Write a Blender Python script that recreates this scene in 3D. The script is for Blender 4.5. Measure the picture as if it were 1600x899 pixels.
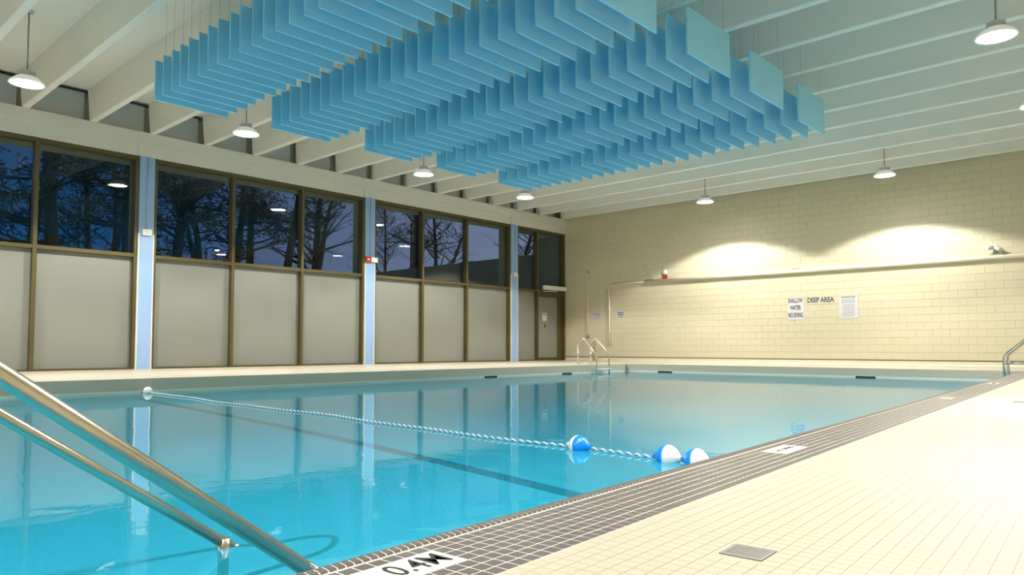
import bpy, bmesh, math, random
from math import sin, cos, pi, radians, sqrt, atan2
from mathutils import Vector, Matrix, Euler
random.seed(7)
scn = bpy.context.scene
for o in list(bpy.data.objects): bpy.data.objects.remove(o)
COL = scn.collection

# ---------------------------------------------------------------- camera
F_PX, CY_PX = 1135.52, 488.8
CAM = Vector((14.9212, -18.93375, 0.43067)); YAW, PITCH = 0.74082, 0.04727
cd = bpy.data.cameras.new('camera'); cam = bpy.data.objects.new('camera', cd); COL.objects.link(cam)
cd.sensor_width = 36; cd.lens = F_PX * 36 / 1600; cd.shift_y = (CY_PX - 449.5) / 1600
cd.clip_start = .05; cd.clip_end = 300
cam.location = CAM; cam.rotation_euler = (pi / 2 + PITCH, 0, YAW)
scn.camera = cam
_fw = Vector((-sin(YAW) * cos(PITCH), cos(YAW) * cos(PITCH), sin(PITCH)))
_rt = Vector((cos(YAW), sin(YAW), 0)); _up = _rt.cross(_fw)
def proj(w):
    d = Vector(w) - CAM; z = d.dot(_fw)
    if z < .05: return None
    return 800 + F_PX * d.dot(_rt) / z, CY_PX - F_PX * d.dot(_up) / z, z
def on_x(px, py, x):                       # the point of a pixel's ray at world x
    d = _fw + _rt * ((px - 800) / F_PX) + _up * ((CY_PX - py) / F_PX)
    return CAM + d * ((x - CAM.x) / d.x)

# ---------------------------------------------------------------- world: dusk sky
w = bpy.data.worlds.new('dusk_sky'); scn.world = w; w.use_nodes = True
nt = w.node_tree; nt.nodes.clear()
wo = nt.nodes.new('ShaderNodeOutputWorld'); bg = nt.nodes.new('ShaderNodeBackground')
tc = nt.nodes.new('ShaderNodeTexCoord'); dt = nt.nodes.new('ShaderNodeVectorMath'); dt.operation = 'DOT_PRODUCT'
dt.inputs[1].default_value = (.25, .93, -.55)      # the afterglow lies to the north and low
cr = nt.nodes.new('ShaderNodeValToRGB')
cr.color_ramp.elements[0].position = 0.0; cr.color_ramp.elements[0].color = (.010, .053, .165, 1)
cr.color_ramp.elements[1].position = .45; cr.color_ramp.elements[1].color = (.165, .205, .345, 1)
nt.links.new(tc.outputs['Generated'], dt.inputs[0]); nt.links.new(dt.outputs['Value'], cr.inputs[0])
nt.links.new(cr.outputs[0], bg.inputs[0]); bg.inputs[1].default_value = 1.0
nt.links.new(bg.outputs[0], wo.inputs[0])

# ---------------------------------------------------------------- exposure
vs = scn.view_settings
vs.view_transform = 'Standard'; vs.look = 'None'; vs.gamma = 1; vs.use_curve_mapping = False
vs.exposure = 0.2
LAMP_W = 740.0; LAMP_COL = (1.0, .96, .875)
LENS_STRENGTH = 45.0; REFRACTOR = .25     # the acrylic skirt lets some light out sideways and up

# ---------------------------------------------------------------- materials
M = {}
def mat(name, col, rough=.5, metal=0., spec=.5, bump=None, var=None, coat=0):
    m = bpy.data.materials.new(name); m.use_nodes = True; M[name] = m
    n = m.node_tree; b = n.nodes['Principled BSDF']
    b.inputs['Base Color'].default_value = (*col, 1); b.inputs['Roughness'].default_value = rough
    b.inputs['Metallic'].default_value = metal; b.inputs['Specular IOR Level'].default_value = spec
    b.inputs['Coat Weight'].default_value = coat
    t = n.nodes.new('ShaderNodeTexCoord')
    if var:                                   # (scale, amount): soft colour mottling
        nz = n.nodes.new('ShaderNodeTexNoise'); nz.inputs['Scale'].default_value = var[0]; nz.inputs['Detail'].default_value = 4
        n.links.new(t.outputs['Object'], nz.inputs['Vector'])
        mx = n.nodes.new('ShaderNodeMix'); mx.data_type = 'RGBA'
        mx.inputs[6].default_value = (*[c * (1 - var[1]) for c in col], 1); mx.inputs[7].default_value = (*[min(1, c * (1 + var[1])) for c in col], 1)
        n.links.new(nz.outputs['Fac'], mx.inputs[0]); n.links.new(mx.outputs[2], b.inputs['Base Color'])
    if bump:
        nb = n.nodes.new('ShaderNodeTexNoise'); nb.inputs['Scale'].default_value = bump[0]; nb.inputs['Detail'].default_value = 5
        n.links.new(t.outputs['Object'], nb.inputs['Vector'])
        bp = n.nodes.new('ShaderNodeBump'); bp.inputs['Strength'].default_value = bump[1]; bp.inputs['Distance'].default_value = .01
        n.links.new(nb.outputs['Fac'], bp.inputs['Height']); n.links.new(bp.outputs[0], b.inputs['Normal'])
    return m
def emit(name, col, s):
    m = bpy.data.materials.new(name); m.use_nodes = True; M[name] = m
    n = m.node_tree; n.nodes.clear(); o = n.nodes.new('ShaderNodeOutputMaterial'); e = n.nodes.new('ShaderNodeEmission')
    e.inputs[0].default_value = (*col, 1); e.inputs[1].default_value = s; n.links.new(e.outputs[0], o.inputs[0]); return m

mat('ceiling_paint', (.82, .82, .76), .75, bump=(30, .15), var=(1.2, .04))
mat('slab_paint', (.82, .82, .76), .8, var=(2, .05))
mat('girder_paint', (.66, .65, .58), .7, bump=(25, .15), var=(1.5, .04))
mat('infill_paint', (.62, .62, .60), .8, var=(3, .06))
mat('block_paint', (.65, .595, .435), .5, bump=(60, .35), var=(.9, .05))
mat('mortar', (.605, .553, .40), .8)
mat('cove', (.74, .68, .52), .5)
mat('dark_gap', (.12, .10, .07), .7)
mat('bronze', (.115, .092, .036), .45, .35, var=(6, .12))
mat('panel', (.235, .24, .21), .45, var=(.8, .04))
mat('column_blue', (.28, .43, .68), .6, bump=(25, .3), var=(3, .06))
mat('caulk', (.70, .68, .58), .6)
mat('grey_tile', (.135, .116, .107), .32, var=(14, .14))
mat('grout', (.74, .68, .60), .8)
mat('deck_tile', (.52, .468, .365), .38, var=(2.5, .05))
mat('deck_grout', (.66, .59, .46), .8)
mat('plate', (.86, .84, .74), .35)
mat('plate_worn', (.42, .37, .32), .5)
mat('black_print', (.02, .02, .022), .6)
mat('grey_print', (.30, .30, .36), .6)
mat('navy_print', (.05, .055, .10), .6)
mat('sign_white', (.64, .64, .67), .5)
mat('steel', (.56, .50, .41), .32, 1.0)
mat('chrome', (.62, .60, .55), .25, 1.0)
mat('grate', (.30, .29, .27), .5, .6)
mat('baffle', (.35, .74, 1.0), .75, bump=(180, .25), var=(1.5, .05))
mat('wire', (.35, .35, .33), .5, .5)
mat('white_plastic', (.80, .79, .74), .4)
mat('lamp_shell', (.66, .66, .63), .45)
mat('red_plastic', (.42, .02, .02), .35)
mat('pipe_white', (.80, .76, .62), .4)
mat('pool_paint', (.74, .78, .70), .5, var=(1.5, .03))
mat('pool_floor', (.62, .87, .98), .5, var=(.8, .04))
mat('line_tile', (.02, .025, .03), .5)
mat('skimmer', (.012, .014, .014), .6)
mat('buoy_blue', (.0, .25, .85), .3)
mat('buoy_white', (.86, .86, .84), .3)
mat('rope_white', (.84, .85, .86), .7)
mat('rope_blue', (.10, .30, .48), .7)
mat('bark', (.030, .024, .018), .9, bump=(14, .8), var=(5, .3))
mat('bark_pale', (.07, .055, .042), .9, bump=(14, .8), var=(5, .3))
mat('needles', (.018, .032, .014), .8)
mat('leaf_dark', (.016, .026, .016), .8)
mat('grass', (.02, .028, .012), .9, bump=(8, .6), var=(2, .3))
mat('outer_wall', (.36, .33, .26), .8, bump=(6, .4), var=(2, .08))
mat('outer_pier', (.34, .33, .24), .8, var=(3, .06))
mat('post_dark', (.02, .02, .022), .6)
mat('notice_tan', (.36, .24, .08), .6)
emit('lens', (1, .97, .90), LENS_STRENGTH)
m_ = mat('refractor', (.80, .79, .74), .4); m_.node_tree.nodes['Principled BSDF'].inputs['Emission Color'].default_value = (1, .96, .86, 1); m_.node_tree.nodes['Principled BSDF'].inputs['Emission Strength'].default_value = REFRACTOR
emit('street_glow', (1, .9, .7), 9)
emit('sign_glow', (.02, .32, .85), 1.1)
emit('sign_glow_red', (.8, .10, .03), .35)

def schlick(n, f0):
    g = n.nodes.new('ShaderNodeNewGeometry'); d = n.nodes.new('ShaderNodeVectorMath'); d.operation = 'DOT_PRODUCT'
    n.links.new(g.outputs['Incoming'], d.inputs[0])
    a = n.nodes.new('ShaderNodeMath'); a.operation = 'ABSOLUTE'; n.links.new(d.outputs['Value'], a.inputs[0])
    s = n.nodes.new('ShaderNodeMath'); s.operation = 'SUBTRACT'; s.inputs[0].default_value = 1; n.links.new(a.outputs[0], s.inputs[1])
    p = n.nodes.new('ShaderNodeMath'); p.operation = 'POWER'; n.links.new(s.outputs[0], p.inputs[0]); p.inputs[1].default_value = 5
    k = n.nodes.new('ShaderNodeMath'); k.operation = 'MULTIPLY_ADD'; n.links.new(p.outputs[0], k.inputs[0]); k.inputs[1].default_value = 1 - f0; k.inputs[2].default_value = f0
    return g, d, k
def glass():
    m = bpy.data.materials.new('window_glass'); m.use_nodes = True; M['glass'] = m
    n = m.node_tree; n.nodes.clear(); o = n.nodes.new('ShaderNodeOutputMaterial')
    g, d, k = schlick(n, .04); n.links.new(g.outputs['Normal'], d.inputs[1])
    t = n.nodes.new('ShaderNodeBsdfTransparent'); t.inputs[0].default_value = (.86, .90, .88, 1)
    gl = n.nodes.new('ShaderNodeBsdfGlossy'); gl.inputs['Roughness'].default_value = 0.01
    mx = n.nodes.new('ShaderNodeMixShader'); n.links.new(k.outputs[0], mx.inputs[0]); n.links.new(t.outputs[0], mx.inputs[1]); n.links.new(gl.outputs[0], mx.inputs[2])
    n.links.new(mx.outputs[0], o.inputs[0])
glass()
def water():
    m = bpy.data.materials.new('pool_water'); m.use_nodes = True; M['water'] = m
    n = m.node_tree; n.nodes.clear(); o = n.nodes.new('ShaderNodeOutputMaterial')
    tcx = n.nodes.new('ShaderNodeTexCoord')
    mp = n.nodes.new('ShaderNodeMapping'); mp.inputs['Scale'].default_value = (1, 1, 1); n.links.new(tcx.outputs['Object'], mp.inputs[0])
    n1 = n.nodes.new('ShaderNodeTexNoise'); n1.inputs['Scale'].default_value = 2.2; n1.inputs['Detail'].default_value = 3; n1.inputs['Distortion'].default_value = .8
    n.links.new(mp.outputs[0], n1.inputs['Vector'])
    bp = n.nodes.new('ShaderNodeBump'); bp.inputs['Strength'].default_value = .04; bp.inputs['Distance'].default_value = .05
    n2 = n.nodes.new('ShaderNodeTexNoise'); n2.inputs['Scale'].default_value = 7; n2.inputs['Detail'].default_value = 2; n.links.new(mp.outputs[0], n2.inputs['Vector'])
    sm_ = n.nodes.new('ShaderNodeMath'); sm_.operation = 'MULTIPLY_ADD'; sm_.inputs[1].default_value = .22; n.links.new(n2.outputs['Fac'], sm_.inputs[0]); n.links.new(n1.outputs['Fac'], sm_.inputs[2])
    n.links.new(sm_.outputs[0], bp.inputs['Height'])
    fr = n.nodes.new('ShaderNodeFresnel'); fr.inputs['IOR'].default_value = 1.38
    rf = n.nodes.new('ShaderNodeBsdfRefraction'); rf.inputs['IOR'].default_value = 1.33; rf.inputs['Roughness'].default_value = 0
    rf.inputs['Color'].default_value = (.34, .88, .99, 1)
    gl = n.nodes.new('ShaderNodeBsdfGlossy'); gl.inputs['Roughness'].default_value = 0.0; n.links.new(bp.outputs[0], gl.inputs['Normal'])
    df = n.nodes.new('ShaderNodeBsdfDiffuse'); df.inputs['Color'].default_value = (.03, .53, .82, 1)      # light scattered back by the water body
    m2 = n.nodes.new('ShaderNodeMixShader'); m2.inputs[0].default_value = .30; n.links.new(rf.outputs[0], m2.inputs[1]); n.links.new(df.outputs[0], m2.inputs[2])
    mx = n.nodes.new('ShaderNodeMixShader'); n.links.new(fr.outputs[0], mx.inputs[0]); n.links.new(m2.outputs[0], mx.inputs[1]); n.links.new(gl.outputs[0], mx.inputs[2])
    n.links.new(mx.outputs[0], o.inputs[0])
water()

# ---------------------------------------------------------------- mesh helpers
class MB:
    def __init__(s): s.v = []; s.f = []; s.mi = []; s.sm = []
    def add(s, vs, fs, mi=0, smooth=False):
        b = len(s.v); s.v += [tuple(p) for p in vs]; s.f += [tuple(b + i for i in f) for f in fs]; s.mi += [mi] * len(fs); s.sm += [smooth] * len(fs); return s
    def box(s, x0, x1, y0, y1, z0, z1, mi=0):
        return s.add([(x0, y0, z0), (x1, y0, z0), (x1, y1, z0), (x0, y1, z0), (x0, y0, z1), (x1, y0, z1), (x1, y1, z1), (x0, y1, z1)],
                     [(0, 3, 2, 1), (4, 5, 6, 7), (0, 1, 5, 4), (1, 2, 6, 5), (2, 3, 7, 6), (3, 0, 4, 7)], mi)
    def prism(s, poly, z0, z1, mi=0):          # poly counter-clockwise
        n = len(poly)
        return s.add([(x, y, z0) for x, y in poly] + [(x, y, z1) for x, y in poly],
                     [tuple(range(n - 1, -1, -1)), tuple(range(n, 2 * n))] + [(i, (i + 1) % n, n + (i + 1) % n, n + i) for i in range(n)], mi)
    def tube(s, pts, r, seg=10, cap=True, mi=0):
        pts = [Vector(p) for p in pts]; rs = r if isinstance(r, (list, tuple)) else [r] * len(pts)
        n = len(pts); t0 = (pts[1] - pts[0]).normalized()
        a = t0.orthogonal().normalized(); vs = []
        for i, p in enumerate(pts):
            t = (pts[min(i + 1, n - 1)] - pts[max(i - 1, 0)]).normalized()
            a = (a - t * a.dot(t))
            a = a.normalized() if a.length > 1e-6 else t.orthogonal().normalized()
            b = t.cross(a)
            for k in range(seg):
                q = 2 * pi * k / seg; vs.append(p + (a * cos(q) + b * sin(q)) * rs[i])
        fs = [(i * seg + k, i * seg + (k + 1) % seg, (i + 1) * seg + (k + 1) % seg, (i + 1) * seg + k) for i in range(n - 1) for k in range(seg)]
        s.add(vs, fs, mi, True)
        if cap: 
            b = len(s.v) - len(vs); s.f += [tuple(b + k for k in range(seg - 1, -1, -1)), tuple(b + (n - 1) * seg + k for k in range(seg))]; s.mi += [mi] * 2; s.sm += [False] * 2
        return s
    def lathe(s, prof, seg=24, axis='z', c=(0, 0, 0), mi=None, smooth=True):   # prof: (r, h)
        vs = []
        for r, h in prof:
            for k in range(seg):
                q = 2 * pi * k / seg
                p = (r * cos(q), r * sin(q), h) if axis == 'z' else ((h, r * cos(q), r * sin(q)) if axis == 'x' else (r * sin(q), h, r * cos(q)))
                vs.append((p[0] + c[0], p[1] + c[1], p[2] + c[2]))
        for i in range(len(prof) - 1):
            pass
        b = len(s.v); s.v += vs
        for i in range(len(prof) - 1):
            for k in range(seg):
                s.f.append((b + i * seg + k, b + i * seg + (k + 1) % seg, b + (i + 1) * seg + (k + 1) % seg, b + (i + 1) * seg + k)); s.mi.append(mi[i] if mi else 0); s.sm.append(smooth)
        s.f += [tuple(b + k for k in range(seg - 1, -1, -1)), tuple(b + (len(prof) - 1) * seg + k for k in range(seg))]; s.mi += [mi[0] if mi else 0, mi[-1] if mi else 0]; s.sm += [False] * 2
        return s
    def mesh(s, name, mats):
        me = bpy.data.meshes.new(name); me.from_pydata(s.v, [], s.f)
        for m in (mats if isinstance(mats, (list, tuple)) else [mats]): me.materials.append(M[m])
        me.polygons.foreach_set('material_index', s.mi); me.polygons.foreach_set('use_smooth', s.sm); me.update(); return me
    def build(s, name, mats, parent=None, loc=(0, 0, 0), rz=0):
        return link(name, s.mesh(name, mats), parent, loc, rz)
def link(name, me, parent=None, loc=(0, 0, 0), rz=0):
    o = bpy.data.objects.new(name, me); COL.objects.link(o); o.location = loc; o.rotation_euler = (0, 0, rz)
    if parent: o.parent = parent
    return o
def empty(name, loc=(0, 0, 0), rz=0): return link(name, None, None, loc, rz)
def tag(o, label=None, cat=None, group=None, kind=None):
    if label: o['label'] = label
    if cat: o['category'] = cat
    if group: o['group'] = group
    if kind: o['kind'] = kind
    return o
def struct(o, label, cat=None): return tag(o, label, cat, None, 'structure')
def arc(c, u, v, r, a0, a1, n=8):              # points on an arc in the plane of u, v
    c, u, v = Vector(c), Vector(u), Vector(v)
    return [c + u * (r * cos(a0 + (a1 - a0) * i / n)) + v * (r * sin(a0 + (a1 - a0) * i / n)) for i in range(n + 1)]
def text_mesh(name, body, size, mname, extr=.0006, sx=1., parent=None, loc=(0, 0, 0), rot=(0, 0, 0), bold=0.):
    c = bpy.data.curves.new(name, 'FONT'); c.body = body; c.size = size; c.extrude = extr; c.align_x = 'CENTER'; c.align_y = 'CENTER'; c.offset = bold; c.resolution_u = 3
    c.space_line = .92
    t = bpy.data.objects.new(name, c); me = bpy.data.meshes.new_from_object(t); bpy.data.objects.remove(t); bpy.data.curves.remove(c)
    for v in me.vertices: v.co.x *= sx
    me.materials.clear(); me.materials.append(M[mname])
    o = link(name, me, parent, loc); o.rotation_euler = rot; return o

# ---------------------------------------------------------------- main dimensions
H, ZW, ZT = 4.66, 4.17, 2.22                   # underside of beams, window head, transom
SLAB = 5.26
XE, YE = 17.6, -26.0                           # right wall, back wall
PX0, PY1, PY0 = 4.5, -3.2, -22.0               # pool: window side, far end, near end
TH = -.05365
def xi(y): return 14.00136 + TH * (y + 24)     # inner edge of coping on the camera's side
CW = .279
def xo(y): return xi(y) + CW
WZ = -.19                                      # water level

# ---------------------------------------------------------------- floor (deck) and pool shell
b = MB()
b.prism([(0, YE), (PX0, YE), (PX0, 0), (0, 0)], -.16, 0)
b.prism([(PX0, PY1), (xi(PY1) , PY1), (xo(PY1), PY1), (XE, PY1), (XE, 0), (PX0, 0)], -.16, 0)
b.prism([(xo(PY0), PY0), (XE, PY0), (XE, PY1), (xo(PY1), PY1)], -.16, -.0010)
b.prism([(PX0, YE), (XE, YE), (XE, PY0), (PX0, PY0)], -.16, 0)
def deck_mat():                                # cream mosaic deck; joints drawn where tiles are too far to model
    m = mat('deck', (.52, .468, .365), .38); n = m.node_tree; bs = n.nodes['Principled BSDF']
    t = n.nodes.new('ShaderNodeTexCoord'); mp = n.nodes.new('ShaderNodeMapping'); mp.inputs['Rotation'].default_value = (0, 0, -math.atan(TH) * -1)
    n.links.new(t.outputs['Object'], mp.inputs[0])
    br = n.nodes.new('ShaderNodeTexBrick'); br.offset = 0; br.inputs['Scale'].default_value = 1; br.inputs['Brick Width'].default_value = .036; br.inputs['Row Height'].default_value = .036
    br.inputs['Mortar Size'].default_value = .0011; br.inputs['Color1'].default_value = (.52, .468, .365, 1); br.inputs['Color2'].default_value = (.513, .462, .36, 1); br.inputs['Mortar'].default_value = (.506, .455, .354, 1)
    n.links.new(mp.outputs[0], br.inputs['Vector']); n.links.new(br.outputs['Color'], bs.inputs['Base Color'])
deck_mat()
floor = struct(b.build('floor', 'deck'), 'cream mosaic tiled pool deck running around the pool', 'floor')

DZ = -1.3
b = MB(); b.prism([(PX0 - .2, PY0 - .2), (xi(PY0) + .2, PY0 - .2), (xi(PY1) + .2, PY1 + .2), (PX0 - .2, PY1 + .2)], DZ - .15, DZ)
pfl = struct(b.build('pool_floor', 'pool_floor'), 'pale floor of the swimming pool under the blue water', 'pool floor')
def pool_wall(name, poly, label):
    b = MB(); b.prism(poly, DZ, -.16); o = b.build(name, 'pool_paint'); o.cycles.is_caustics_receiver = True; return struct(o, label, 'pool wall')
T = .18
pool_wall('wall_pool_window', [(PX0 - T, PY0 - T), (PX0, PY0 - T), (PX0, PY1 + T), (PX0 - T, PY1 + T)], 'pale painted pool side wall along the window deck')
pool_wall('wall_pool_far', [(PX0, PY1), (xi(PY1), PY1), (xi(PY1), PY1 + T), (PX0, PY1 + T)], 'pale painted pool end wall below the block wall')
pool_wall('wall_pool_near', [(xi(PY0), PY0), (xi(PY0) + T, PY0), (xi(PY1) + T, PY1 + T), (xi(PY1), PY1 + T)], 'pale painted pool side wall below the grey tile coping')
pool_wall('wall_pool_back', [(PX0, PY0 - T), (xi(PY0), PY0 - T), (xi(PY0), PY0), (PX0, PY0)], 'pale painted wall of the shallow pool end')
# dark line of tiles across the pool floor under the rope, and up the window-side wall
b = MB(); b.prism([(PX0, -15.12), (xi(-15.5), -15.66), (xi(-15.4), -15.54), (PX0, -15.0)], DZ, DZ + .006)
tag(b.build('floor_line', 'line_tile', pfl), 'black tile line crossing the pool floor')
# the water
me = MB().prism([(PX0, PY0), (xi(PY0), PY0), (xi(PY1), PY1), (PX0, PY1)], WZ - .0005, WZ).v
b = MB(); b.add([(PX0, PY0, WZ), (xi(PY0), PY0, WZ), (xi(PY1), PY1, WZ), (PX0, PY1, WZ)], [(0, 1, 2, 3)])
b.sm = [True]; wat = b.build('pool_water', 'water'); wat.cycles.is_caustics_caster = True; pfl.cycles.is_caustics_receiver = True; tag(wat, 'clear turquoise pool water with a calm rippled surface', 'water', None, 'stuff')

# ---------------------------------------------------------------- walls
# far block wall
BH, BL = .1765, .353
b = MB(); b.box(0, XE, .004, .25, 0, SLAB + .1)
wfar = struct(b.build('wall_far', 'mortar'), 'cream painted concrete block wall behind the deep end of the pool', 'wall')
bm_ = MB()
gx, g, c, dpt = .0012, .003, .003, .012
def block_mesh(L):
    h = BH - 2 * g; l = L - 2 * gx; a = MB()
    a.add([(0, dpt, 0), (l, dpt, 0), (l, dpt, h), (0, dpt, h), (0, c, 0), (l, c, 0), (l, c, h), (0, c, h), (c, 0, c), (l - c, 0, c), (l - c, 0, h - c), (c, 0, h - c)],
          [(0, 1, 5, 4), (1, 2, 6, 5), (2, 3, 7, 6), (3, 0, 4, 7), (4, 5, 9, 8), (5, 6, 10, 9), (6, 7, 11, 10), (7, 4, 8, 11), (8, 9, 10, 11)])
    return a
cells = []
for r in range(30):
    z = .125 + r * BH
    if z + BH > SLAB: break
    x = -(BL / 2 if r % 2 else 0)
    while x < XE:
        x0, x1 = max(x, 0), min(x + BL, XE)
        if x1 - x0 > .03: cells.append((x0, x1, z))
        x += BL
def blk_score(q):
    p = proj(((q[0] + q[1]) / 2, 0, q[2] + BH / 2))
    return 1e9 if p is None or p[0] > 1610 or q[2] > H or q[1] - q[0] < BL * .9 else p[2]
cells.sort(key=blk_score)
bmesh_full = block_mesh(BL).mesh('block', 'block_paint')
for q in cells[:300]: link('block', bmesh_full, wfar, (q[0] + gx, -.001 + random.uniform(-.0008, .0008), q[2] + g))
for q in cells[300:]:
    a = block_mesh(q[1] - q[0]); oy = -.001 + random.uniform(-.0008, .0008)
    bm_.add([(x + q[0] + gx, y + oy, z + q[2] + g) for x, y, z in a.v], a.f)
tag(bm_.build('block_field', 'block_paint', wfar), None, None, None, 'stuff')
b = MB(); b.add([(0, -.03, 0), (XE, -.03, 0), (XE, -.012, .03), (0, -.012, .03), (0, -.008, .1), (XE, -.008, .1), (0, .01, .1), (XE, .01, .1)], [(0, 1, 2, 3), (3, 2, 5, 4), (4, 5, 7, 6)])
bb = struct(b.build('baseboard_far', 'cove'), 'cream cove base at the foot of the block wall', 'baseboard')
b = MB(); b.box(0, XE, -.004, .01, .1, .124); tag(b.build('joint_strip', 'dark_gap', bb), 'dark joint above the cove')
b = MB(); b.box(XE, XE + .2, YE, .25, -.2, SLAB + .1); struct(b.build('wall_right', 'block_paint'), 'cream painted wall on the deck side', 'wall')
b = MB(); b.box(-.2, XE + .2, YE - .2, YE, -.2, SLAB + .1); struct(b.build('wall_back', 'block_paint'), 'cream painted wall at the shallow end', 'wall')

# ceiling slab + beams
b = MB(); b.box(-.9, XE + .2, YE - .2, .25, SLAB + .1, SLAB + .3); b.box(-.05, XE, YE, .008, SLAB, SLAB + .1)
ceil = struct(b.build('ceiling', 'slab_paint'), 'white painted concrete ceiling slab above the deep beams', 'ceiling')
k = 0
a = MB()
for (wz, zz) in (): pass
def beam_mesh(L):
    bw, tw = .058, .10
    m = MB(); prof = [(-bw + .012, H), (bw - .012, H), (bw, H + .012), (tw, SLAB), (-tw, SLAB), (-bw, H + .012)]
    m.add([(0, y, z) for y, z in prof] + [(L, y, z) for y, z in prof], [tuple(range(6)), tuple(range(11, 5, -1))] + [(i, 6 + i, 6 + (i + 1) % 6, (i + 1) % 6) for i in range(6)])
    return m.mesh('beam', 'ceiling_paint')
ONES = 'first second third fourth fifth sixth seventh eighth ninth tenth eleventh twelfth thirteenth fourteenth fifteenth sixteenth seventeenth eighteenth nineteenth'.split()
ORD = ONES + ['twentieth'] + ['twenty-' + o_ for o_ in ONES[:9]]
bme = beam_mesh(XE); BEAMS = []
while -.17 - 1.087 * k > YE + .3:
    BEAMS.append(-.17 - 1.087 * k); struct(link('ceiling_beam', bme, None, (0, BEAMS[-1], 0)), 'deep white painted concrete ceiling beam spanning the hall, %s from the block wall' % ORD[k], 'beam'); k += 1
def roof_at(y): return H if any(abs(y - q) < .19 for q in BEAMS) else SLAB

# window wall: girder band, infill, columns
b = MB(); b.box(-.5, .02, YE, 0, ZW + .01, H - .0); b.box(.02, .045, YE, 0, ZW + .26, H)
wl = struct(b.build('wall_left', 'girder_paint'), 'white painted girder band above the tall windows', 'wall')
COLS = [(-18.83, -18.55), (-13.45, -13.17), (-8.08, -7.79), (-2.68, -2.39)]
ys = sorted(BEAMS)
for i in range(len(ys) - 1):
    q = MB(); q.box(-.30, -.26, ys[i] + .08, ys[i + 1] - .08, H, SLAB); q.build('infill_panel', 'infill_paint', wl)
q = MB(); q.box(-.5, -.32, YE, 0, H, SLAB); q.build('outer_band', 'outer_pier', wl)
for y0, y1 in COLS:
    q = MB(); q.box(-.18, .035, y0, y1, 0, ZW + .01); co = q.build('column', 'column_blue', wl); tag(co, 'light blue painted column between window bays')
    q = MB(); q.box(-.5, -.18, y0, y1, 0, ZW + .01); q.build('outer_pier', 'outer_pier', co)
    for yy in (y0, y1):
        q = MB(); q.box(.0, .04, yy - .012, yy + .012, 0, 2.65); q.build('edge_strip', 'caulk', co)
    q = MB(); q.box(-.02, .05, y0 - .05, y1 + .05, ZW + .01, H + .0); q.build('capital', 'girder_paint', wl)
    if y0 > -18:
        q = MB(); q.tube([(.045, (y0 + y1) / 2, 2.72), (.045, (y0 + y1) / 2, ZW + .01)], .012, 8); q.build('conduit', 'column_blue', co)
q = MB(); q.box(-.5, -.0, YE, COLS[0][0] - 1.0, 0, ZW); q.build('solid_bay', 'girder_paint', wl)

# windows ------------------------------------------------------------
FW, FD = .066, .175
def member(name, par, y0, y1, z0, z1, x0=-FD, x1=0.0):
    q = MB(); q.box(x0, x1, y0, y1, z0, z1); return q.build(name, 'bronze', par)
def window(n, y0, y1, mull, label, door=None):
    r = struct(empty('window_%d' % n, (0, 0, 0)), label, 'window')
    member('jamb', r, y0, y0 + FW, 0, ZW); member('jamb', r, y1 - FW, y1, 0, ZW)
    member('head', r, y0 + FW, y1 - FW, ZW - FW, ZW)
    ed = [y0 + FW] + [e for m in mull for e in (m - FW / 2, m + FW / 2)] + [y1 - FW]
    for m in mull: member('mullion', r, m - FW / 2, m + FW / 2, 0, ZW - FW)
    for i in range(0, len(ed), 2):
        a0, a1 = ed[i], ed[i + 1]
        dr = door is not None and i // 2 == door
        if not dr:
            member('transom', r, a0, a1, ZT - .035, ZT + .035, -FD, -.01); member('sill', r, a0, a1, 0, .035, -FD, -.02)
            q = MB(); q.box(-FD + .03, -FD + .055, a0, a1, .035, ZT - .035); q.build('panel', 'panel', r)
        q = MB(); q.box(-FD + .03, -FD + .038, a0, a1, (ZT + .035) if not dr else 2.26, ZW - FW); q.build('pane', 'glass', r)
    return r
window(1, -18.55, -13.45, [-16.85, -15.18], 'bronze framed window bay with wide panes beside the shallow end')
window(2, -13.17, -8.08, [-11.5, -9.82], 'bronze framed window bay of three panes between two blue columns facing the big pines')
window(3, -7.79, -2.68, [-6.16, -4.51], 'bronze framed window bay of three panes with a low wall behind its glass')
w4 = window(4, -2.39, -.02, [-1.40], 'narrow bronze framed window bay containing the exit door', door=1)
# exit door in the last bay
dy0, dy1 = -1.40 + FW / 2, -.02 - FW
dr = struct(empty('door_1', (0, 0, 0)), 'bronze framed exit door with a pale panel by the block wall', 'door')
member('door_head', dr, dy0, dy1, 2.09, 2.26)
lf = MB(); lf.box(-.12, -.06, dy0, dy0 + .05, .01, 2.09); lf.box(-.12, -.06, dy1 - .26, dy1, .01, 2.09); lf.box(-.12, -.06, dy0 + .05, dy1 - .26, .01, .10); lf.box(-.12, -.06, dy0 + .05, dy1 - .26, 2.03, 2.09)
leaf = lf.build('door_leaf', 'bronze', dr)
q = MB(); q.box(-.10, -.08, dy0 + .05, dy1 - .26, .10, 2.03); q.build('door_panel', 'panel', leaf)
q = MB(); q.tube([(-.06, dy0 + .03, .80), (-.02, dy0 + .03, .80), (-.02, dy0 + .03, .90), (-.06, dy0 + .03, .90)], .008, 6); q.build('door_handle', 'chrome', leaf)
q = MB(); q.box(-.079, -.077, dy0 + .27, dy0 + .50, 1.27, 1.52, 0); ps = q.build('paper_notice', 'sign_white', dr)
q = MB(); q.box(-.0765, -.076, dy0 + .29, dy0 + .48, 1.45, 1.49); q.build('printed_line', 'grey_print', ps)
q = MB(); q.box(-.079, -.077, dy0 + .33, dy0 + .46, 1.02, 1.22, 0); ps = q.build('tan_notice', 'notice_tan', dr)
q = MB(); q.box(-.0765, -.076, dy0 + .36, dy0 + .43, 1.06, 1.15); q.build('printed_line', 'black_print', ps)
op = empty('door_operator', (0, -.62, 2.27)); tag(op, 'long white door operator box above the exit door', 'door operator')
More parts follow.
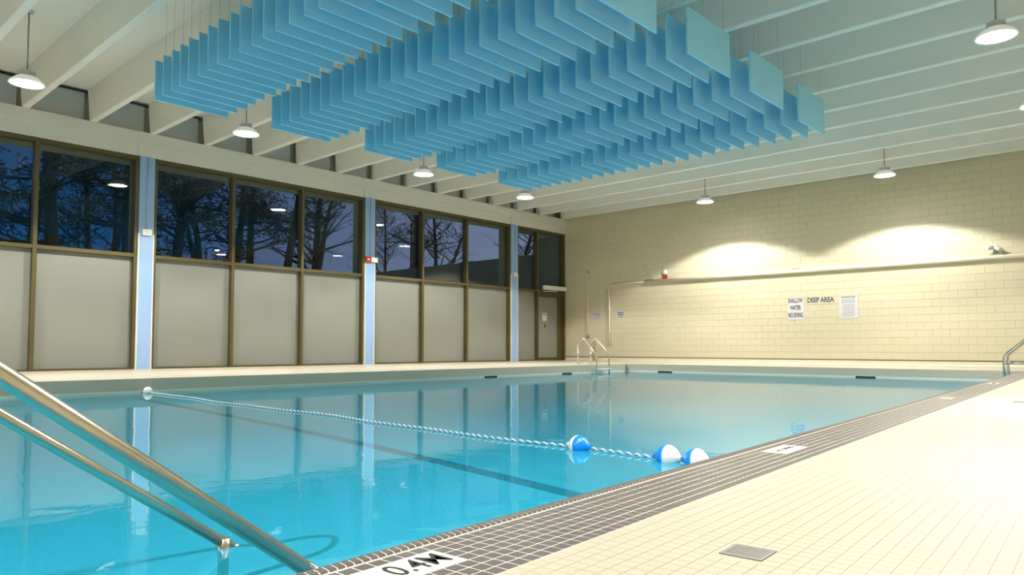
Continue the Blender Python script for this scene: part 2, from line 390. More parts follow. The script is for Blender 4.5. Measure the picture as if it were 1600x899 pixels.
q = MB(); q.box(0, .09, -.55, .58, 0, .13); q.build('housing', 'white_plastic', op)
q = MB(); q.tube([(.06, .1, 0), (.06, .1, -.04), (.16, -.25, -.05), (.04, -.55, -.06)], .012, 6); q.build('arm', 'white_plastic', op)

# outside: soffit, ground, low wall
b = MB(); b.box(-.9, -.5, YE, .25, ZW, SLAB + .1)
struct(b.build('trim_1', 'outer_pier'), 'olive roof soffit outside above the windows', 'soffit')
b = MB(); b.box(-90, -.5, -60, 60, -.3, -.05); struct(b.build('ground', 'grass'), 'dark lawn outside the windows', 'ground')
b = MB(); b.box(-16, -1.35, .0, .3, -.05, 3.62); b.box(-1.35, -.5, 0, .3, -.05, ZW); b.box(-.5, -.001, .001, .24, -.05, SLAB)
struct(b.build('wall_outside', 'outer_wall'), 'grey brown outer wall running away behind the last windows', 'wall')

# ---------------------------------------------------------------- coping of grey mosaic
u = Vector((TH, 1, 0)).normalized(); ang = math.atan2(-u.x, u.y)
cop_o = Vector((xi(PY0), PY0, 0)); CL = (PY1 - PY0) / u.y
def loc2w(s, t, z=0): v = Vector((u.y, -u.x, 0)); return cop_o + v * s + u * t + Vector((0, 0, z))
b = MB(); b.box(0, CW, 0, CL, -.16, -.0008)
cop = struct(b.build('trim_2', 'grout', None, cop_o, ang), 'coping strip of small grey mosaic tiles along the pool edge', 'coping')
cop.location = cop_o
NW, TP, TY = .031, (CW - .031) / 7, .037
NP = .0205
plates = [(1, 3, -18.42, -17.90), (1, 3, -16.0, -15.74), (1, 3, -12.05, -11.80), (1, 3, -8.82, -8.58)]   # first row, rows, y range
def t_of(y): return (y - PY0) / u.y
def ptile(w, l, h=.0030, ch=.0009):
    a = MB(); a.add([(0, 0, 0), (w, 0, 0), (w, l, 0), (0, l, 0), (ch, ch, h), (w - ch, ch, h), (w - ch, l - ch, h), (ch, l - ch, h)],
                    [(4, 5, 6, 7), (0, 1, 5, 4), (1, 2, 6, 5), (2, 3, 7, 6), (3, 0, 4, 7)]); return a
GJ = .0048
tl = []; 
nT = int(CL / TY)
pcells = []
for (r0, nr, ya, yb) in plates:
    pcells.append((r0, r0 + nr, round(t_of(ya) / TY), round(t_of(yb) / TY)))
for j in range(nT):
    for r in range(7):
        if any(a <= r < b_ and c_ <= j < d_ for a, b_, c_, d_ in pcells): continue
        tl.append((NW + r * TP + GJ / 2, j * TY + GJ / 2))
def vis_key(q):
    p = proj(loc2w(q[0], q[1])); 
    return 1e9 if p is None or not (-15 < p[0] < 1615 and p[1] < 915) else p[2]
tl.sort(key=vis_key)
pt = ptile(TP - GJ, TY - GJ, .0010, .0004); tme = pt.mesh('tile', 'grey_tile'); st = MB()
for i, q in enumerate(tl):
    z = -.0008 + random.uniform(-.0001, .0001)
    if i < 300: link('tile', tme, cop, (q[0], q[1], z))
    else: st.add([(x + q[0], y + q[1], zz + z) for x, y, zz in pt.v], pt.f)
tag(st.build('tile_field', 'grey_tile', cop), None, None, None, 'stuff')
# bullnose tiles over the lip
def nose():
    a = MB(); l = NP - .004; pr = [(-.012, -.05), (-.014, -.012), (-.009, .002), (.003, .007), (NW - .008, .0046), (NW - .0045, .0008)]
    n = len(pr); a.add([(x, 0, z) for x, z in pr] + [(x, l, z) for x, z in pr], [(i, i + 1, n + i + 1, n + i) for i in range(n - 1)] + [tuple(range(n - 1, -1, -1)), tuple(range(n, 2 * n))]); return a
nm = nose(); nme = nm.mesh('nosing_tile', 'grey_tile'); st = MB()
nl = sorted([(0, j * NP + .002) for j in range(int(CL / NP))], key=vis_key)
for i, q in enumerate(nl):
    if i < 300: link('nosing_tile', nme, cop, (0, q[1], 0))
    else: st.add([(x, y + q[1], z) for x, y, z in nm.v], nm.f)
tag(st.build('nosing_field', 'grey_tile', cop), None, None, None, 'stuff')
PR = [(-.0108, -.16), (-.0108, -.05), (-.0128, -.012), (-.0081, .0011), (.003, .0060), (NW - .008, .0037), (NW - .0045, -.0002), (NW, -.0008), (NW, -.16)]
nb_ = len(PR); q = MB(); q.add([(x, 0, z) for x, z in PR] + [(x, CL, z) for x, z in PR], [(i, i + 1, nb_ + i + 1, nb_ + i) for i in range(nb_ - 1)]); q.build('nosing_bed', 'grout', cop)
# depth and warning plates set in the coping
words = ['0.4M', 'NO DIVING', '', 'NO DIVING']
names = [('depth_marker', 'long white tile plate lettered 0.4M in the grey coping', 'depth marker'),
         ('warning_plate', 'white tile plate with dark lettering in the coping beside the blue and white floats', 'warning plate'),
         ('warning_plate', 'worn greyish plate in the coping between two white plates', 'warning plate'),
         ('warning_plate', 'small white plate in the coping near the steel grab rails', 'warning plate')]
for i, (r0, r1, j0, j1) in enumerate(pcells):
    s0, s1, t0, t1 = NW + r0 * TP + .002, NW + r1 * TP - .002, j0 * TY + .002, j1 * TY - .002
    o = empty(names[i][0], loc2w(s0, t0, -.0008), ang); tag(o, names[i][1], names[i][2])
    ptile(s1 - s0, t1 - t0, .0018, .0008).build('plate', 'plate_worn' if i == 2 else 'plate', o)
    if words[i]:
        sz = .096 if i == 0 else .036
        tx = (t1 - t0) / 2
        text_mesh('lettering', words[i], sz, 'black_print', .0003, .78 if i == 0 else 1.0, o, ((s1 - s0) / 2 + .002, (t1 - t0 - .088) if i == 0 else tx, .0021), (0, 0, pi / 2), .0006 if i == 0 else .0006)

# near deck tiles with real joints
b = MB(); D0, D1 = t_of(-18.6), t_of(-14.6)
dl = []
nx = 34
for j in range(int((D1 - D0) / .036)):
    for r in range(nx):
        s, t = CW + .0015 + r * .036, D0 + j * .036
        p = proj(loc2w(s + .018, t + .018))
        if p and -20 < p[0] < 1660 and p[1] < 930: dl.append((s, t, p[2]))
DRAINS = [(14.2, -17.46, .09), (13.96, -12.02, .11)]
def in_drain(s, t):
    p = loc2w(s + .018, t + .018); return any(abs(p.x - (x + e / 2)) < e / 2 + .012 and abs(p.y - (y)) < e / 2 + .012 for x, y, e in DRAINS[:1])
dl = [q for q in dl if not in_drain(q[0], q[1])]
dl.sort(key=lambda q: q[2])
dt_ = ptile(.036 - .0012, .036 - .0012, .0009, .0003); dme = dt_.mesh('deck_tile', 'deck_tile'); st = MB()
fe = floor
for i, q in enumerate(dl):
    p = loc2w(q[0], q[1], -.0010)
    if i < 300: link('deck_tile', dme, fe, p, ang)
    else:
        R = Matrix.Rotation(ang, 3, 'Z'); st.add([tuple(R @ Vector(v) + p) for v in dt_.v], dt_.f)
tag(st.build('deck_tile_field', 'deck_tile', fe), None, None, None, 'stuff')
# floor drains
for i, (x, y, e) in enumerate(DRAINS):
    o = empty('floor_drain', (x, y - e / 2, -.0010), ang)
    tag(o, ['small square grey drain grate in the deck near the long depth marker', 'flat grey drain slot far along the deck'][i], 'drain')
    q = MB(); q.box(0, e, 0, e, -.0, .0006); q.build('tray', 'post_dark', o)
    q = MB(); w_ = .007; q.box(0, e, 0, w_, .0006, .0024); q.box(0, e, e - w_, e, .0006, .0024); q.box(0, w_, w_, e - w_, .0006, .0024); q.box(e - w_, e, w_, e - w_, .0006, .0024); q.build('rim', 'grate', o)
    for k in range(6):
        q = MB(); yy = w_ + (e - 2 * w_) * (k + .5) / 6; q.box(w_, e - w_, yy - .0042, yy + .0042, .0006, .0022); q.build('bar', 'grate', o)

# skimmer slots in the pool walls
for i, (ax, c0, c1, lab) in enumerate([('x', -8.38, -8.0, 'dark skimmer slot in the window-side pool wall, away from the ladder'), ('x', -5.85, -5.48, 'dark skimmer slot in the window-side pool wall next to the ladder'),
                                       ('y', 5.42, 5.82, 'dark skimmer slot in the far pool wall close to the corner ladder'), ('y', 10.05, 10.43, 'dark skimmer slot in the far pool wall below the lettered signs')]):
    o = empty('skimmer', (PX0, (c0 + c1) / 2, WZ) if ax == 'x' else ((c0 + c1) / 2, PY1, WZ)); tag(o, lab, 'skimmer', 'pool wall skimmers')
    hw = (c1 - c0) / 2
    q = MB(); q.box(.0, .006, -hw, hw, -.03, .03) if ax == 'x' else q.box(-hw, hw, -.006, 0, -.03, .03); q.build('opening', 'skimmer', o)
    q = MB()
    for (e0, e1, z0, z1) in ((-hw - .012, hw + .012, .03, .038), (-hw - .012, -hw, -.03, .03), (hw, hw + .012, -.03, .03)):
        q.box(0, .01, e0, e1, z0, z1) if ax == 'x' else q.box(e0, e1, -.01, 0, z0, z1)
    q.build('rim', 'pool_paint', o)

# ---------------------------------------------------------------- rope and floats
A, B = Vector((PX0 + .01, -14.98, WZ + .012)), Vector((xi(-15.45) - .02, -15.46, WZ + .012))
ax = (B - A).normalized(); side = Vector((-ax.y, ax.x, 0)); upv = Vector((0, 0, 1)); Ln = (B - A).length
rp = empty('pool_rope', A); tag(rp, 'twisted blue and white rope floating across the pool', 'rope')
PIT, RR = .064, .0047
for k, (nm_, mt) in enumerate((('white_strand', 'rope_white'), ('blue_strand', 'rope_blue'))):
    pts = []
    n = int(Ln / PIT * 8)
    for i in range(n + 1):
        s = Ln * i / n; q = 2 * pi * s / PIT + pi * k
        sag = .03 * sin(s * 1.7) + .02 * sin(s * 4.1 + 1)
        pts.append(ax * s + side * (RR * cos(q) + sag * (1 - abs(2 * s / Ln - 1) ** 4)) + upv * (RR * sin(q)))
    MB().tube(pts, RR * 1.0, 6).build(nm_, mt, rp)
for nm_, P0 in (('wall_anchor', A), ('wall_anchor', B)):
    q = MB(); q.lathe([(.006, -.02), (.03, -.018), (.03, .0), (.008, .006), (.008, .02)], 12, 'x', tuple(P0 - A)); q.build(nm_, 'chrome', rp)
def buoy(s, L, R, first, label):
    o = empty('rope_float', A + ax * s + Vector((0, 0, .012))); o.rotation_euler = (0, 0, atan2(ax.y, ax.x)); tag(o, label, 'float')
    n = 14; h1 = [(max(.012, R * sin(pi * i / n) ** .75), -L / 2 + L * i / n) for i in range(n + 1)]
    c1, c2 = ('buoy_white', 'buoy_blue') if first == 'w' else ('buoy_blue', 'buoy_white')
    if first == 'ww': c1 = c2 = 'buoy_white'
    MB().lathe(h1[:n // 2 + 1], 20, 'x').build('half_shell', c1, o); MB().lathe(h1[n // 2:], 20, 'x').build('half_shell', c2, o)
    for s_ in (-1, 1): MB().lathe([(.013, s_ * L / 2 - .013), (.013, s_ * L / 2 + .013)], 10, 'x').build('collar', c1 if s_ < 0 else c2, o)
def s_of(x): return (x - A.x) / ax.x
buoy(s_of(12.23), .155, .064, 'w', 'float with a white left half and blue right half out on the rope')
buoy(s_of(12.86), .16, .066, 'b', 'blue and white float with its white half against another float')
buoy(s_of(13.035), .155, .064, 'b', 'end float of the rope partly hidden by the grey coping')
buoy(s_of(4.66), .13, .06, 'ww', 'plain white float at the window-side end of the rope')

# ---------------------------------------------------------------- steel rails
def hand_rail(name, x, pts, r, label, loop=False):
    o = empty(name, (x, -19.3, DZ)); tag(o, label, 'handrail'); base = Vector((x, -19.3, DZ))
    (y0, z0), (y1, z1) = pts
    d = Vector((0, y1 - y0, z1 - z0)).normalized()
    top = Vector((x, y0, z0)) - d * .62
    path = [Vector((x, top.y - .12, DZ)), Vector((x, top.y - .12, top.z - .08))] + [top + Vector((0, -.09, -.02)), top + Vector((0, -.03, .0)), top + d * .04]
    path += [top + d * (.04 + i * .2) for i in range(1, 4)] + [Vector((x, y1, z1))]
    MB().tube([p - base for p in path], r, 16).build('rail', 'steel', o)
    e = Vector((x, y1, z1))
    if loop:                                   # the end loops back under water to its post
        lp = [e - d * .02, e + Vector((.02, .10, -.035)), e + Vector((.03, .24, -.05)), e + Vector((.04, .33, -.10)), e + Vector((.035, .34, -.20)), e + Vector((.02, .26, -.28)), e + Vector((.0, -.03, -.34))]
        sm = []
        for i in range(len(lp) - 1):
            for k in range(4):
                t = k / 4; p0 = lp[max(i - 1, 0)]; p1 = lp[i]; p2 = lp[i + 1]; p3 = lp[min(i + 2, len(lp) - 1)]
                sm.append(.5 * ((2 * p1) + (p2 - p0) * t + (2 * p0 - 5 * p1 + 4 * p2 - p3) * t * t + (3 * p1 - p0 - 3 * p2 + p3) * t ** 3))
        sm.append(lp[-1]); MB().tube([p - base for p in sm], r * .8, 12).build('end_loop', 'steel', o)
        MB().tube([Vector((x, y1 - .035, z1 + .03)) - base, Vector((x, y1 - .035, DZ)) - base], r * 1.02, 14).build('post', 'steel', o)
        MB().tube([Vector((x, y1 - .035, z1 + .04)) - base, Vector((x, y1 - .035, z1 - .045)) - base], r * 1.2, 14).build('collar', 'steel', o)
    else:
        MB().tube([e - d * .02 - base, e + d * .3 - base, e + d * .36 + Vector((0, .0, -.06)) - base, Vector((x, (e + d * .36).y, DZ)) - base], r, 14).build('lower_rail', 'steel', o)
pa, pb = on_x(0, 584, 13.25), on_x(484, 893, 13.25)
hand_rail('pool_handrail', 13.25, [(pa.y, pa.z), (pb.y, pb.z)], .0205, 'thick brushed steel handrail sloping down to the grey coping')
pa, pb = on_x(0, 649, 12.72), on_x(366, 858, 12.72)
hand_rail('pool_handrail', 12.72, [(pa.y, pa.z), (pb.y, pb.z)], .0165, 'thinner steel handrail with a post meeting the water', True)

def ladder(name, origin, rz, sep, label, brace=False):
    o = empty(name, origin, rz); tag(o, label, 'ladder')      # local +x points into the pool, y along the edge
    for s in (-sep / 2, sep / 2):
        if not brace:
            p = [(-.42, s, 0), (-.42, s, .50)] + [tuple(v) for v in arc((-.29, s, .50), (1, 0, 0), (0, 0, 1), .13, pi, pi * .27, 8)] + [(.10, s, .26), (.135, s, .18), (.14, s, .05), (.14, s, -1.05)]
        else:
            p = [(.07, s, -1.05), (.07, s, .25)] + [(.06, s, .29), (.02, s, .34), (-.38, s, .70)] + [tuple(v) for v in arc((-.47, s, .60), (-1, 0, 0), (0, 0, 1), .135, pi * .73, 0, 8)] + [(-.605, s, 0)]
        MB().tube(p, .02, 12).build('rail', 'chrome', o)
        MB().lathe([(.045, 0), (.045, .012), (.024, .02)], 14, 'z', (-.42 if not brace else -.605, s, 0)).build('flange', 'chrome', o)
        if brace: MB().tube([(.07, s, .17), (-.605, s, .17)], .013, 8).build('brace', 'chrome', o)
    xx = .14 if not brace else .07
    for i, z in enumerate((-.10, -.38, -.66, -.94)):
        q = MB(); q.box(xx - .045, xx + .045, -sep / 2, sep / 2, z - .012, z + .012); q.build('step', 'white_plastic', o)
ladder('pool_ladder', (PX0 - .02, -4.4, 0), 0, .52, 'steel pool ladder on the window-side edge near the far corner')
yl = -5.0
ladder('pool_ladder', (xi(yl) - .02, yl, 0), pi + ang, .60, 'steel grab rails with braces on the grey coping at the deep end', True)

# ---------------------------------------------------------------- things on the far wall
WY = -.006
def rules(name, par, x0, x1, z0, z1, rows, mt, seed, fill=.9, hgt=.5):
    rnd = random.Random(seed); q = MB()
    for i in range(rows):
        z = z1 - (z1 - z0) * (i + .5) / rows; h = (z1 - z0) / rows * hgt / 2; W = (x1 - x0) * (fill if i % 3 else min(1, fill * 1.08)) * rnd.uniform(.85, 1)
        x = (x0 + x1) / 2 - W / 2; xe = x + W
        while x < xe - .01:
            l = min(rnd.uniform(.02, .06), xe - x); q.box(x, x + l, -.0035, -.003, z - h, z + h); x += l + .009
    return q.build(name, mt, par)
def wall_sign(name, x0, x1, z0, z1, label, lines=(), mt='sign_white'):
    o = empty(name, (x0, WY, z0)); tag(o, label, 'sign')
    q = MB(); q.box(0, x1 - x0, -.003, .002, 0, z1 - z0); bd = q.build('board', mt, o)
    for (txt, cx, cz, sz, sx, m_) in lines: text_mesh('lettering', txt, sz, m_, .0003, sx, bd, (cx, -.0035, cz), (pi / 2, 0, 0), .0055)
    return o
wall_sign('warning_sign', 7.41, 7.84, 1.14, 1.71, 'white sign lettered SHALLOW WATER NO DIVING', [('SHALLOW', .205, .49, .158, .50, 'navy_print'), ('WATER', .205, .305, .158, .50, 'navy_print'), ('NO DIVING', .205, .115, .158, .455, 'navy_print')])
wall_sign('area_sign', 7.90, 8.60, 1.52, 1.73, 'white strip sign lettered DEEP AREA', [('DEEP AREA', .35, .105, .180, .74, 'navy_print')], 'block_paint')
o = wall_sign('notice_sign', 8.71, 9.15, 1.14, 1.72, 'white notice with a bold heading and fine print beside the DEEP AREA sign')
rules('heading', o, .03, .41, .50, .565, 1, 'grey_print', 3, .97, .9); rules('heading', o, .05, .39, .38, .48, 3, 'grey_print', 4, .95, .55); rules('fine_print', o, .04, .40, .04, .36, 14, 'grey_print', 5, .85, .42)
o = wall_sign('small_notice', 1.13, 1.44, 1.29, 1.53, 'small pale grey notice between the two vertical pipes')
rules('heading', o, .02, .29, .12, .22, 2, 'grey_print', 6, .95, .6); rules('fine_print', o, .03, .28, .02, .10, 4, 'grey_print', 7, .9, .5)
o = wall_sign('small_notice', 2.05, 2.34, 1.32, 1.55, 'small white notice with bold dark lettering beyond the pipe')
rules('heading', o, .02, .27, .09, .20, 2, 'navy_print', 8, .95, .6); rules('fine_print', o, .03, .26, .02, .08, 2, 'navy_print', 9, .8, .5)
# pipes
def wall_pipe(name, label, pts, r, brk=(), cat='pipe', mt='pipe_white'):
    o = empty(name, pts[0]); tag(o, label, cat); p0 = Vector(pts[0])
    MB().tube([Vector(p) - p0 for p in pts], r, 10).build('tube', mt, o)
    for c in brk:
        c = Vector(c) - p0; q = MB(); q.box(c.x - .03, c.x + .03, -(p0.y) - .0, .0 - p0.y + .0, c.z - r * 1.5, c.z + r * 1.5) if False else q.box(c.x - r * 1.6, c.x + r * 1.6, -r * 1.15, -p0.y - .004, c.z - .018, c.z + .018); q.build('clip', mt, o)
    return o
o = wall_pipe('wall_pipe', 'thin vertical pipe with a dark valve on the block wall', [(.94, -.035, .80), (.94, -.035, 2.84)], .022, [(.94, 0, 1.3), (.94, 0, 2.2)])
MB().lathe([(.015, -.05), (.045, -.04), (.045, .03), (.02, .05)], 12, 'z', (0, 0, -.03)).build('valve', 'grate', o)
MB().lathe([(.01, -.03), (.035, -.02), (.035, .02), (.01, .03)], 12, 'z', (0, 0, 2.05)).build('cap', 'grate', o)
wall_pipe('wall_pipe', 'thicker white vertical pipe dropping from the long horizontal pipe', [(1.80, -.045, .52), (1.79, -.045, 2.33)], .032, [(1.79, 0, .9), (1.79, 0, 1.6)])
wall_pipe('wall_pipe', 'short bent pipe stub low on the wall behind the corner ladder', [(1.20, -.05, .0), (1.20, -.05, .72), (1.20, -.05, .74)], .018, [(1.2, 0, .3)], mt='chrome')
o = empty('wall_duct', (1.9, 0, 2.4)); tag(o, 'long white horizontal pipe clipped along the block wall', 'pipe')
MB().tube([(0, -.035, 0), (1.2, -.035, 0)], .022, 10).build('thin_tube', 'pipe_white', o)
MB().tube([(1.2, -.06, 0), (XE - 1.9 - .01, -.06, 0)], .052, 14).build('tube', 'pipe_white', o)
for k in range(13):
    q = MB(); cx = 1.35 + k * 1.1; q.box(cx - .10, cx + .10, -.085, -.005, .045, .068); q.build('clip', 'grate' if k % 4 == 0 else 'pipe_white', o)
o = empty('fire_alarm', (3.78, WY, 2.55)); tag(o, 'red and white fire alarm strobe above the long wall pipe', 'fire alarm')
q = MB(); q.box(-.07, .07, -.05, 0, -.13, .0); q.build('horn', 'red_plastic', o)
MB().lathe([(.085, 0), (.085, -.03), (.06, -.065), (.02, -.075)], 18, 'y', (0, 0, .10)).build('strobe', 'white_plastic', o)
o = empty('wall_camera', (12.02, WY, 2.62)); tag(o, 'small pale camera cluster high on the block wall', 'camera')
q = MB(); q.box(-.04, .04, -.05, 0, -.05, .05); q.build('bracket', 'white_plastic', o)
for sx_ in (-1, 1):
    a_ = MB(); a_.tube([(.02 * sx_, -.05, 0), (.13 * sx_, -.15, -.02 - .06 * (sx_ > 0))], [.035, .05], 12); a_.build('head', 'lamp_shell', o)
o = empty('junction_box', (.27, WY, 2.17)); tag(o, 'small conduit box on the block wall beside the door operator', 'junction box')
q = MB(); q.box(-.05, .05, -.05, 0, -.06, .06); q.build('box', 'lamp_shell', o)
q = MB(); q.tube([(-.05, -.02, .0), (-.262, -.02, .0)], .01, 6); q.build('conduit', 'pipe_white', o)
# boxes on the blue columns
for (yy, zz, red, lab) in ((-13.31, 2.68, 0, 'small white box on the blue column beside the widest window bay'), (-7.935, 2.62, 1, 'red and white alarm unit on a blue column'), (-2.53, 2.64, 0, 'small white box on the blue column next to the exit door bay')):
    o = empty('column_box', (.035, yy, zz)); tag(o, lab, 'alarm' if red else 'electrical box')
    if red:
        q = MB(); q.box(0, .06, -.17, .0, -.07, .07); q.build('pull_station', 'red_plastic', o); q = MB(); q.box(0, .05, .01, .20, -.06, .06); q.build('white_box', 'white_plastic', o)
        q = MB(); q.box(.06, .066, -.12, -.05, -.015, .015); q.build('handle', 'white_plastic', o)
    else:
        q = MB(); q.box(0, .05, -.085, .085, -.06, .06); q.build('box', 'white_plastic', o)
        q = MB(); q.box(.05, .054, -.05, .05, -.03, .03); q.build('cover', 'lamp_shell', o)

# ---------------------------------------------------------------- pendant lamps
LZ = 4.2
def pendant(x, y, label):
    o = empty('pendant_lamp', (x, y, roof_at(y))); d = LZ - roof_at(y); tag(o, label, 'lamp', 'round pendant lamps under the ceiling')
    MB().lathe([(.06, -.03), (.06, -.001)], 16, 'z').build('canopy', 'lamp_shell', o)
    MB().tube([(0, 0, -.03), (0, 0, d + .17)], .011, 8).build('rod', 'wire', o)
    MB().lathe([(.10, d + .17), (.105, d + .15), (.085, d + .145), (.11, d + .12), (.09, d + .115), (.12, d + .085)], 24, 'z').build('heat_sink', 'lamp_shell', o)
    rf_ = MB().lathe([(.12, d + .09), (.17, d + .055), (.215, d + .012), (.228, d - .012), (.205, d - .012), (.202, d + .004)], 32, 'z').build('reflector', 'refractor', o)
    MB().lathe([(.200, d + .004), (.198, d - .004), (.08, d - .007)], 32, 'z').build('lens', 'lens', rf_)
    L = bpy.data.lights.new('lamp_light', 'SPOT'); L.energy = LAMP_W; L.color = LAMP_COL; L.spot_size = radians(132); L.spot_blend = .14; L.shadow_soft_size = .15; L.cycles.is_caustics_light = True
    lo = bpy.data.objects.new('lamp_light', L); COL.objects.link(lo); lo.parent = o; lo.location = (0, 0, d - .03)
    return o
for y, t_ in ((-5.3, 'nearest the block wall'), (-8.65, 'second from the block wall'), (-12.75, 'third from the block wall'), (-16.07, 'farthest from the block wall')):
    pendant(2.9, y, 'white round pendant lamp in the row along the windows, ' + t_)
pendant(5.98, -1.72, 'white round pendant lamp before the block wall on the window side'); pendant(10.3, -1.76, 'white round pendant lamp before the block wall above the lettered signs')
for y, t_ in ((-5.17, 'nearest the block wall'), (-8.59, 'second from the block wall'), (-12.75, 'third from the block wall'), (-16.07, 'fourth from the block wall'), (-19.6, 'over the shallow end')):
    pendant(13.42, y, 'white round pendant lamp in the row along the deck, ' + t_)
pendant(2.9, -19.6, 'white round pendant lamp in the row along the windows, over the shallow end')
pendant(6.0, -23.6, 'white round pendant lamp at the shallow end on the window side'); pendant(10.3, -23.6, 'white round pendant lamp at the shallow end on the deck side')

# ---------------------------------------------------------------- blue acoustic baffles: five rows of 24
BZ0, BZ1, BLn = 3.75, 4.29, 1.03
rows = [(-15.08, 'fifth'), (-13.36, 'fourth'), (-11.65, 'third'), (-10.02, 'second'), (-8.36, 'first')]
def baf():
    t = .013; e = .004; q = MB(); L, h = BLn / 2, BZ1 - BZ0
    for sx_ in (1,): pass
    rings = [(-t, e), (-t + e, 0), (t - e, 0), (t, e)]
    v = [];
    for (x, ins) in rings: v += [(x, -L + ins, ins - h), (x, L - ins, ins - h), (x, L - ins, -ins), (x, -L + ins, -ins)]
    f = [(0, 1, 2, 3), (15, 14, 13, 12)]
    for i in range(3):
        for k in range(4): f.append((4 * i + k, 4 * (i + 1) + k, 4 * (i + 1) + (k + 1) % 4, 4 * i + (k + 1) % 4))
    return q.add(v, f).mesh('panel', 'baffle')
bfm = baf(); wires = {}
def wire_me(h):
    k_ = round(h, 3)
    if k_ not in wires: wires[k_] = MB().tube([(0, 0, 0), (0, 0, h)], .0016, 5).mesh('wire', 'wire')
    return wires[k_]
for (y0, tx) in rows:
    for i in range(24):
        x = 4.88 + i * .2635; yc = y0 + BLn / 2
        o = empty('acoustic_baffle', (x + random.uniform(-.008, .008), yc + random.uniform(-.012, .012), BZ1), random.uniform(-.012, .012))
        tag(o, 'light blue acoustic baffle, %s from the windows in the %s row from the block wall' % (ORD[i], tx), 'baffle', 'hanging blue acoustic baffles')
        link('panel', bfm, o)
        for wy in (-.38, .38): link('wire', wire_me(roof_at(o.location.y + wy) - BZ1), o, (0, wy, 0))

# ---------------------------------------------------------------- outside: trees, lamp posts, sign
def tree(px, X, r0, hgt, lean, kind, seed, label, first=.38, bark='bark', fork=None):
    rnd = random.Random(seed); p = on_x(px, 440, X); base = Vector((X, p.y, -.06))
    o = empty('pine_tree' if kind == 'pine' else 'bare_tree', base); tag(o, label, 'tree', 'trees outside the windows')
    tr = MB(); fo = MB(); tips = []
    def limb(p0, d, L, r, depth, seg):
        n = 6 if depth < 2 else 4; pts = [p0]; rr = [r]; dd = d.copy()
        for i in range(n):
            dd = (dd + Vector((rnd.gauss(0, .16), rnd.gauss(0, .16), rnd.gauss(.03, .10))) * (1 if depth else .35)).normalized()
            pts.append(pts[-1] + dd * L / n); rr.append(r * (1 - .72 * (i + 1) / n))
        tr.tube(pts, rr, seg, False)
        return pts, rr, dd
    trunks = [(Vector((0, 0, 0)), Vector((0, lean, 1)).normalized(), hgt, r0)]
    tp, rr, dd = limb(*trunks[0], 0, 8); al = [(tp, rr, hgt)]
    if fork: 
        i = 2; q = limb(tp[i], Vector((rnd.uniform(-.2, .2), fork, 1)).normalized(), hgt * .6, rr[i] * .8, 0, 7); al.append((q[0], q[1], hgt * .6))
    for tp, rr, hh in al:
        nb = int(hh * (2.6 if kind == 'pine' else 3.0))
        for k in range(nb):
            t = first + (1 - first) * (k + rnd.random()) / nb; s = t * 6; i = min(int(s), 5); q0 = tp[i].lerp(tp[i + 1], s - i)
            a = rnd.uniform(0, 2 * pi); el = rnd.uniform(-.05, .35) if kind == 'pine' else rnd.uniform(.3, 1.0)
            d = Vector((cos(a), sin(a), el)).normalized(); L = hh * (.30 if kind == 'pine' else .34) * rnd.uniform(.6, 1.1) * (1.15 - .6 * t)
            p1, r1, _ = limb(q0, d, L, max(.015, rr[i] * .36), 1, 5)
            for kk in range(4 if kind == 'pine' else 6):
                j = rnd.randint(1, 5); d2 = ((p1[j + 1] - p1[j]).normalized() + Vector((rnd.gauss(0, .6), rnd.gauss(0, .6), rnd.gauss(.15, .35)))).normalized()
                p2, r2, _ = limb(p1[j], d2, L * rnd.uniform(.25, .55), max(.008, r1[j] * .5), 2, 3)
                tips.append(p2[-1]); tips.append(p2[2])
                if kind != 'pine':
                    for _k in range(3):
                        j2 = rnd.randint(1, 3); d3 = ((p2[j2 + 1] - p2[j2]).normalized() + Vector((rnd.gauss(0, .6), rnd.gauss(0, .6), rnd.gauss(.1, .4)))).normalized()
                        limb(p2[j2], d3, L * rnd.uniform(.15, .3), .007, 3, 3)
            tips.append(p1[-1])
    tr.build('trunk', bark, o)
    if kind == 'pine':
        for tp_ in tips:
            for k in range(9):
                c = tp_ + Vector((rnd.gauss(0, .22), rnd.gauss(0, .22), rnd.gauss(.03, .11)))
                for _ in range(2):
                    d = Vector((rnd.gauss(0, 1), rnd.gauss(0, 1), rnd.gauss(.3, .6))).normalized(); sd = d.orthogonal().normalized() * .022; l = rnd.uniform(.12, .24)
                    fo.add([c - sd, c + sd, c + d * l], [(0, 1, 2)])
        tag(fo.build('needles', 'needles', o), None, None, None, 'stuff')
    return o
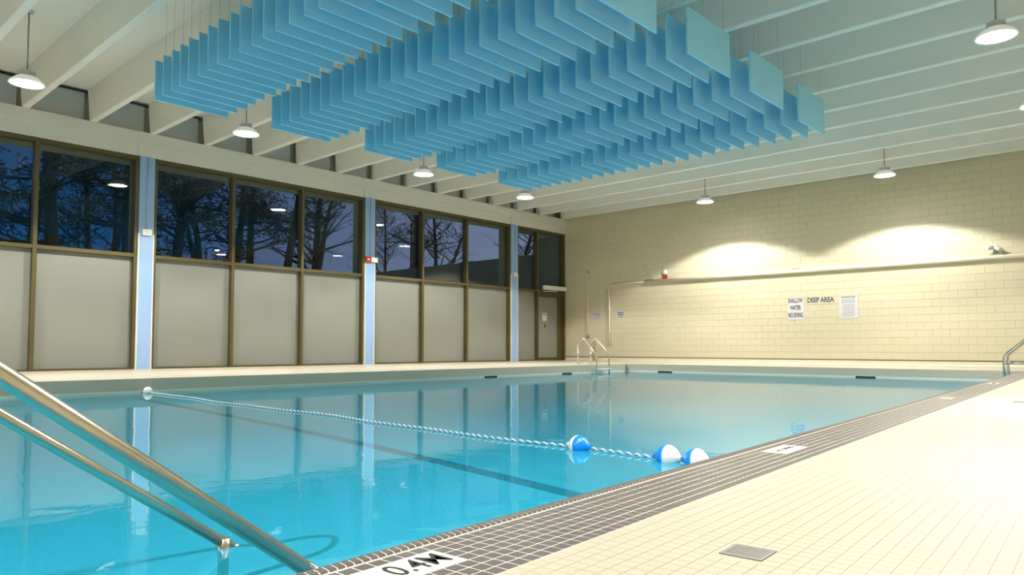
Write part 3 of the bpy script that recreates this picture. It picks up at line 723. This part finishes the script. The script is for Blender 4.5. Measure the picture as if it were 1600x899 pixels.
TREES = [(30, -9, .20, 9, .02, 'pine', 'tall dark pine seen through the glass of the wide bay, near its first mullion', .34, 'bark', None),
         (80, -8, .24, 10, .0, 'pine', 'thick trunked dark pine behind the middle of the wide window bay', .32, 'bark', None),
         (146, -10, .10, 8, -.03, 'bare', 'slim many-branched bare tree beside the thick pine', .35, 'bark', -.2),
         (168, -11, .12, 9, .02, 'bare', 'slender bare tree between the thick pine and a blue column', .35, 'bark', .12),
         (198, -8, .20, 9.5, -.02, 'pine', 'dark pine hard against the first blue column', .36, 'bark', None),
         (262, -10, .24, 10, .01, 'pine', 'straight dark pine in the first pane after the blue column', .38, 'bark', None),
         (314, -12, .18, 9, .03, 'pine', 'forked pine with an open crown over the street light', .46, 'bark', -.32),
         (352, -11, .22, 9, .10, 'pine', 'leaning pine close to the mullion of the three pane bay', .42, 'bark', None),
         (386, -10, .20, 9, .05, 'pine', 'leaning pine in the middle pane of the bay', .42, 'bark', None),
         (436, -9, .20, 9, .03, 'pine', 'brown trunked pine in the middle pane beside a pendant reflection', .50, 'bark_pale', None),
         (488, -12, .26, 9, .16, 'bare', 'broad leaning bare tree with spreading branches behind the third pane', .40, 'bark', .3),
         (592, -14, .10, 8.5, -.03, 'bare', 'thin bare tree just past the alarm column', .36, 'bark', .25),
         (655, -11, .24, 9.5, -.06, 'pine', 'dark pine with low boughs spreading over the lamp post', .50, 'bark', None),
         (690, -13, .17, 9, .05, 'bare', 'curving bare tree beside the glowing blue sign', .40, 'bark', .55),
         (812, -11, .17, 8.5, .04, 'bare', 'bare tree behind the narrow bay by the exit door', .42, 'bark', .4)]
for i, (px, X, r, h, le, kd, lab, fs, bk, fk) in enumerate(TREES): tree(px, X, r, h, le, kd, 40 + i, lab, fs, bk, fk)
def lamp_post(px, py, X, label, lit):
    p = on_x(px, py, X); o = empty('street_lamp', (X, p.y, -.06)); tag(o, label, 'street lamp'); z = p.z + .06
    MB().tube([(0, 0, 0), (0, 0, z)], [.09, .06], 10).build('pole', 'post_dark', o)
    MB().tube([(0, 0, z - .05), (0, .3, z + .08), (0, .7, z + .1)], .035, 8).build('arm', 'post_dark', o)
    q = MB(); q.lathe([(.05, .11), (.17, .06), (.19, .0), (.16, -.02)], 14, 'z', (0, .75, z)); q.build('lamp_head', 'post_dark', o)
    if lit: MB().lathe([(.05, -.05), (.15, -.02), (.16, 0.0)], 14, 'z', (0, .75, z - .06)).build('lamp_glass', 'street_glow', o)
lamp_post(643, 349, -15, 'dark unlit lamp post standing behind the low outer wall', False)
lamp_post(322, 388, -32, 'distant lit street lamp beyond the forked pine', True)
p = on_x(681, 408, -17); o = empty('glowing_sign', (-17, p.y, -.06)); tag(o, 'round glowing blue sign on a post beyond the outer wall', 'sign'); z = p.z + .06
MB().tube([(0, 0, 0), (0, 0, z - .2)], .05, 8).build('post', 'post_dark', o)
MB().lathe([(.06, -.05), (.20, -.05), (.21, .0), (.20, .05), (.06, .05)], 24, 'x', (.0, 0, z)).build('disc', 'sign_glow', o)
MB().lathe([(.02, -.04), (.09, -.04), (.09, .04), (.02, .04)], 14, 'x', (-.02, .22, z + .22)).build('red_lamp', 'sign_glow_red', o)
